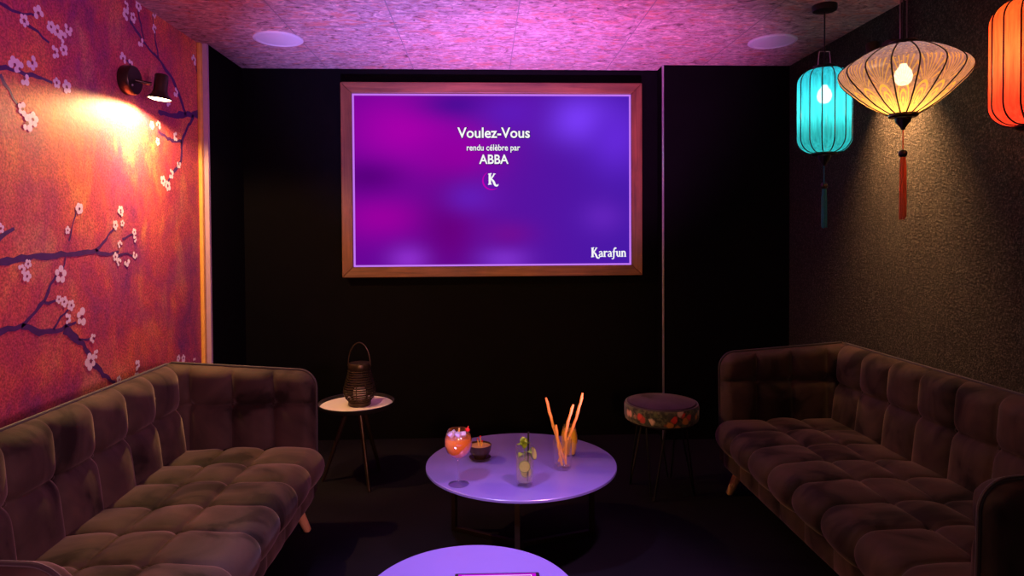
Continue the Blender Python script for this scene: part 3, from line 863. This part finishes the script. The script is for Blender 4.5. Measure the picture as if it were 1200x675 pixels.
# lacquer bowl on saucer
p = on_table(562.5, 538.5)
sa = MB(); sa.lathe([(.0001, 0), (.026, 0), (.030, .003), (.046, .011), (.047, .013), (.045, .0135), (.030, .006), (.0001, .005)], 48)
tag(sa.build('saucer', M['bowl'], loc=(p.x, p.y, ZTAB)), 'dark saucer under the small lacquered bowl', 'saucer')
bo = thing('bowl', 'small dark lacquered bowl with golden filling behind the spritz', 'bowl', (p.x, p.y, ZTAB+.0065))
m = MB(); m.lathe([(.0001, 0), (.024, 0), (.026, .006), (.038, .018), (.047, .036), (.050, .058), (.0485, .059), (.0455, .037), (.036, .020), (.0001, .012)], 48); m.build('bowl_body', M['bowl'], bo)
m = MB(); m.lathe([(.0475, .052), (.0001, .0525), (.0001, .048), (.0465, .046)], 48, caps=False); m.build('filling', M['broth'], bo)
for k, (dx, dy, tx, ty, hh) in enumerate([(-.004, 0, -.010, .005, .080), (.004, .006, .002, .002, .092), (.008, -.004, .010, -.003, .074)]):
    m = MB(); m.tube([(dx, dy, .050), (tx, ty, hh)], .002, 8); m.ball((tx, ty, hh), .004, 10, 1)
    tag(m.build('cocktail_pick', [M['straw_y'], M['berry']], loc=(p.x, p.y, ZTAB+.0065)), 'thin yellow pick with a red tip standing in the dark bowl', 'pick', 'picks in the dark bowl')
# tall cut glass of lime soda
p = on_table(615, 569)
tg = thing('highball_glass', 'tall clear glass of lime soda at the front of the table', 'glass', (p.x, p.y, ZTAB))
def cut_glass(t, r, h, n=56):
    m = MB(); vs, fs = [], []
    out = [(0, 0), (.80, 0), (.90, .04), (.97, .10), (1.0, .16), (1.0, .30), (1, .6), (1.0, .97), (.985, 1.0)]
    inn = [(.93, 1.0), (.93, .6), (.93, .3), (.90, .17), (.75, .12), (0, .10)]
    pf = []
    for (a, b) in out: pf.append((max(a*r, .0001), b*h, 1 if b < .30 and a > .7 else 0))
    for (a, b) in inn: pf.append((max(a*r, .0001), b*h, 0))
    for (rr_, z, fl_) in pf:
        for k in range(n):
            a = 2*PI*k/n
            q = rr_*(1-.035*fl_*(k % 4 in (0,))) 
            vs.append((q*math.cos(a), q*math.sin(a), z))
    for j in range(len(pf)-1):
        for k in range(n): fs.append((j*n+k, j*n+(k+1) % n, (j+1)*n+(k+1) % n, (j+1)*n+k))
    m.add(vs, fs); return m.build('glass_body', M['glass'], t)
RG, HG = .0355, .150
cut_glass(tg, RG, HG)
m = MB(); m.lathe([(.0001, .0155), (RG*.73, .0185), (RG*.89, .026), (RG*.92, .045), (RG*.92, .118), (.0001, .118)], 40); m.build('drink', M['mojito'], tg)
def slice_(name, loc, rot, r=.024):
    Mx = Matrix.Translation(loc) @ rot
    m = MB(); m.lathe([(.0001, -.0022), (r*.90, -.0022), (r*.90, .0022), (.0001, .0022)], 28, 0, Mx)
    m.lathe([(r*.90, -.0026), (r, -.002), (r, .002), (r*.90, .0026)], 28, 1, Mx, caps=False)
    return m
def free(m, name, mats, label, cat, group=None):
    return tag(m.build(name, mats, loc=(p.x, p.y, ZTAB)), label, cat, group)
free(slice_('', (-.002, -.019, .080), Matrix.Rotation(R(84), 4, 'X') @ Matrix.Rotation(.3, 4, 'Z'), .0225), 'lime_slice', [M['lime'], M['rind']], 'pale green lime slice pressed against the front of the soda glass', 'lime slice')
free(slice_('', (.006, .010, .048), Matrix.Rotation(R(58), 4, 'X'), .022), 'lime_slice', [M['lime'], M['rind']], 'lime slice lying low in the soda glass', 'lime slice')
free(slice_('', (.034, .004, .122), Matrix.Rotation(R(70), 4, 'Y') @ Matrix.Rotation(R(25), 4, 'X'), .024), 'lime_wedge', [M['lime'], M['rind']], 'green lime slice hooked over the right rim of the soda glass', 'lime slice')
def leaf(m, base, tip, w, nrm):
    b, t_ = Vector(base), Vector(tip); d = t_-b; s_ = d.cross(Vector(nrm)).normalized(); nn = s_.cross(d).normalized()
    vs = []
    for i in range(9):
        f = i/8; ww = w*math.sin(PI*min(1, f*.92+.06))**.8
        c = b+d*f+nn*.010*math.sin(PI*f)
        for q in (-1, -.5, 0, .5, 1): vs.append(c+s_*ww*q+nn*.004*abs(q))
    fs = [(i*5+j, i*5+j+1, (i+1)*5+j+1, (i+1)*5+j) for i in range(8) for j in range(4)]
    n_ = len(vs); m.add(vs+[v-nn*.0008 for v in vs], fs+[tuple(q+n_ for q in f[::-1]) for f in fs])
m = MB()
m.tube([(0, .004, .09), (-.002, .006, .150)], .0015, 6)
for bz_, tip, w in [((-.002, .004, .140), (-.014, -.014, .166), .013), ((-.002, .006, .140), (.016, -.008, .160), .013), ((-.002, .006, .145), (-.006, .020, .172), .014), ((-.001, .005, .135), (-.024, .006, .150), .012), ((0, .004, .120), (.020, -.018, .126), .011), ((0, .004, .115), (-.018, -.018, .116), .011), ((0, .004, .150), (.006, -.002, .176), .011)]:
    leaf(m, bz_, Vector(bz_)+(Vector(tip)-Vector(bz_))*1.3, w*1.25, (0, 0, 1))
free(m, 'mint_sprig', M['mint'], 'leafy green mint sprig topping the soda glass', 'mint')
m = MB(); m.tube([(.010, -.014, .022), (.0155, .004, .205)], .0036, 12)
free(m, 'drinking_straw', M['straw_k'], 'black straw standing in the lime soda', 'straw')
# glass of breadsticks
p = on_table(659, 549)
bg = thing('tumbler', 'clear tumbler holding the orange breadsticks', 'glass', (p.x, p.y, ZTAB))
cut_glass(bg, .039, .125)
Dp = p.y
tips = [(640, 466, .0, 'breadstick leaning far left, longest of those in the tumbler'), (683, 460.5, .045, 'breadstick leaning far right out of the tumbler'), (672, 474, -.025, 'bent breadstick between the two tall ones'), (651.5, 498, -.035, 'short breadstick just clearing the tumbler rim')]
bases = [(.016, .005), (-.014, .020), (.013, -.010), (-.004, -.021)]
for k, (tx, ty, dy, lb) in enumerate(tips):
    q = at_y(tx, ty, Dp+dy)
    a = Vector((bases[k][0], bases[k][1], .0215)); b_ = q-Vector((p.x, p.y, ZTAB))
    N = 14; pts = []
    bend = (.006, -.010, .016, .002)[k]
    for i in range(N+1):
        f = i/N; c = a.lerp(b_, f)
        c.x -= bend*math.sin(PI*f)*(1 if k != 2 else (1.0 if f > .4 else .6)); c.x += .001*math.sin(i*2.1+k); c.y += .001*math.cos(i*1.7+k)
        pts.append(c)
    rr_ = [.0060+.0006*math.sin(i*1.9+k) for i in range(N+1)]
    rr_[0] = .004; rr_[-1] = .0038
    m = MB(); m.tube(pts, rr_, 12)
    tag(m.build('breadstick', M['stick'], loc=(p.x, p.y, ZTAB)), 'orange '+lb, 'breadstick', 'breadsticks in the tumbler')
# orange juice behind
p = on_table(667, 533)
oj = thing('juice_glass', 'rounded glass of orange juice behind the breadsticks', 'glass', (p.x, p.y, ZTAB))
m = MB()
m.lathe([(.0001, 0), (.024, 0), (.028, .003), (.034, .030), (.0375, .060), (.036, .090), (.030, .115), (.0265, .130), (.0250, .130), (.0285, .114), (.0345, .090), (.036, .060), (.0325, .030), (.026, .007), (.0001, .006)], 48, caps=False)
m.build('glass_body', M['glass'], oj)
m = MB(); m.lathe([(.0001, .0065), (.0255, .0075), (.0322, .030), (.0357, .060), (.0342, .090), (.0290, .111), (.0001, .111)], 40); m.build('drink', M['juice'], oj)

# ------------------------------------------------------------------ side table with basket lantern
SD = 3.48
q = at_z(418, 470.5, .43)
stb = thing('side_table', 'small round tray table with pale top and dark rim beside the left sofa', 'side table', (q.x, q.y, 0), R(20))
m = MB(); m.lathe([(.0001, .405), (.192, .405), (.200, .412), (.203, .430), (.201, .432), (.197, .430), (.193, .414), (.1925, .412), (.0001, .412)], 96); m.build('tray_rim', M['black_metal'], stb)
m = MB(); m.lathe([(.0001, .4125), (.1915, .4125), (.1915, .4145), (.0001, .4145)], 80); m.build('tabletop', M['tray_white'], stb)
m = MB(); m.lathe([(.0001, .372), (.07, .372), (.075, .380), (.075, .4045), (.0001, .4045)], 40); m.build('leg_hub', M['black_metal'], stb)
for k in range(3):
    a = R(-80+120*k)
    m = MB(); m.tube([(.055*math.cos(a), .055*math.sin(a), .376), (.185*math.cos(a), .185*math.sin(a), .0)], [.013, .009], 16); m.build('leg', M['bronze'], stb)
LZ = .4145
ln = thing('basket_lantern', 'dark ribbed basket lantern with carrying handle on the side table', 'lantern', (q.x+.018, q.y-.01, LZ))
m = MB(); m.lathe([(.0001, 0), (.056, 0), (.060, .004), (.060, .020), (.056, .024), (.0001, .024)], 40); m.build('base', M['bronze'], ln)
rp = [(.062, .030), (.072, .042), (.078, .054), (.0815, .066), (.083, .078), (.082, .090), (.080, .102), (.077, .114), (.0735, .126), (.070, .138), (.066, .150), (.0625, .162), (.060, .174), (.058, .186)]
for r_, z in rp:
    m = MB(); m.tube([(r_*math.cos(2*PI*k/40), r_*math.sin(2*PI*k/40), z) for k in range(40)], .0038, 8, 0, True); m.build('ring', M['bronze'], ln)
for k in range(6):
    a = 2*PI*k/6+.5
    m = MB(); m.tube([((r_-.003)*math.cos(a), (r_-.003)*math.sin(a), z) for r_, z in [(.056, .022)]+rp+[(.056, .195)]], .0026, 6); m.build('upright', M['bronze'], ln)
m = MB(); m.lathe([(.0001, .192), (.057, .192), (.059, .196), (.059, .222), (.056, .227), (.0001, .229)], 40); m.build('lid', M['bronze'], ln)
m = MB(); m.tube([(.058*math.cos(R(180*k/24))*1.02, 0, .21+.125*math.sin(R(180*k/24))) for k in range(25)], .0035, 8); m.build('handle', M['bronze'], ln)
cn = MB(); cn.lathe([(.0001, .0), (.026, 0), (.030, .006), (.034, .030), (.033, .052), (.026, .068), (.012, .074), (.0001, .075)], 32)
tag(cn.build('candle', M['candle'], loc=(q.x+.018, q.y-.01, LZ+.0245)), 'round cream candle inside the basket lantern', 'candle')

# ------------------------------------------------------------------ stool
q = at_z(775, 468, .47)
sl = thing('round_stool', 'round stool with floral band and plum velvet top beside the right sofa', 'stool', (q.x, q.y, 0), R(15))
m = MB(); m.lathe([(.176, .372), (.184, .376), (.188, .390), (.189, .440), (.186, .452), (.178, .456), (.176, .452)], 80, caps=False); m.build('seat_band', M['floral'], sl)
m = MB(); m.lathe([(.0001, .374), (.1755, .374), (.1755, .452), (.170, .462), (.14, .469), (.08, .473), (.0001, .474)], 80); m.build('seat_cushion', M['plum_velvet'], sl)
m = MB(); m.torus(.181, .004, .455, 72, 8); m.build('piping', M['piping'], sl)
m = MB(); m.lathe([(.0001, .360), (.165, .360), (.165, .3735), (.0001, .3735)], 48); m.build('seat_board', M['black_wood'], sl)
for k in range(4):
    a = R(45+90*k)
    d = Vector((math.cos(a), math.sin(a), 0)); nn = Vector((-d.y, d.x, 0))
    pts = [d*.11+nn*.05+Vector((0, 0, .359)), d*.165+nn*.008+Vector((0, 0, .012)), d*.167+Vector((0, 0, .005)), d*.165-nn*.008+Vector((0, 0, .012)), d*.11-nn*.05+Vector((0, 0, .359))]
    m = MB(); m.tube(pts, .005, 10); m.build('hairpin_leg', M['black_metal'], sl)

# ------------------------------------------------------------------ light
# added fill lights out of view, without fixtures, to colour and brighten the room
light('SPOT', 'violet ceiling fill', (-.45, 1.70, .12), 720, (.42, .25, 1.0), aim=(-.20, 3.95, 2.40), spot_size=R(50), spot_blend=1, shadow_soft_size=.05)  # added unseen light for the violet on the ceiling
light('SPOT', 'magenta ceiling fill', (.55, 1.70, .12), 500, (1.0, .23, 1.0), aim=(.55, 4.0, 2.40), spot_size=R(50), spot_blend=1, shadow_soft_size=.05)  # added unseen light for the magenta on the ceiling
light('SPOT', 'blue table fill', (-.75, 1.35, 2.34), 190, (.52, .44, 1.0), aim=(-.14, 1.85, .36), spot_size=R(48), spot_blend=1, shadow_soft_size=.05)  # added to tint the tables from the left, no fixture
light('SPOT', 'pink table fill', (.75, 1.45, 2.34), 165, (1.0, .43, .95), aim=(.33, 1.92, .36), spot_size=R(46), spot_blend=1, shadow_soft_size=.05)  # added to tint the tables from the right, no fixture
light('SPOT', 'rose left side fill', (1.35, -.4, 1.4), 215, (1.0, .36, .56), aim=(-1.5, 2.2, 1.0), spot_size=R(66), spot_blend=.9, shadow_soft_size=.2)  # added fill for the mural and left sofa
light('SPOT', 'violet mural fill', (1.3, .2, .8), 110, (.55, .20, 1.0), aim=(-1.58, 2.6, 2.25), spot_size=R(44), spot_blend=1, shadow_soft_size=.1)  # added to turn the upper mural wall violet
light('SPOT', 'right sofa fill', (-1.2, -.3, 1.5), 18, (1.0, .55, .56), aim=(1.6, 2.4, .6), spot_size=R(60), spot_blend=.9, shadow_soft_size=.2)  # added weak fill for the right sofa and stool
light('SPOT', 'warm frame fill', (.2, -.6, 1.3), 270, (1.0, .45, .12), aim=(.05, 4.1, .90), spot_size=R(34), spot_blend=1, shadow_soft_size=.1)  # added to warm the lower part of the screen frame
light('SPOT', 'warm side table fill', (-1.0, 2.7, 2.36), 45, (1.0, .60, .28), aim=(-.72, 3.46, .41), spot_size=R(22), spot_blend=.6, shadow_soft_size=.04)  # added to brighten the tray, no such downlight

w = bpy.data.worlds.new('world'); SC.world = w; w.use_nodes = True
w.node_tree.nodes['Background'].inputs[0].default_value = (0, 0, 0, 1)
w.node_tree.nodes['Background'].inputs[1].default_value = 0
vs_ = SC.view_settings
SC.display_settings.display_device = 'sRGB'
vs_.view_transform = 'Standard'; vs_.look = 'None'; vs_.exposure = 0; vs_.gamma = 1; vs_.use_curve_mapping = False
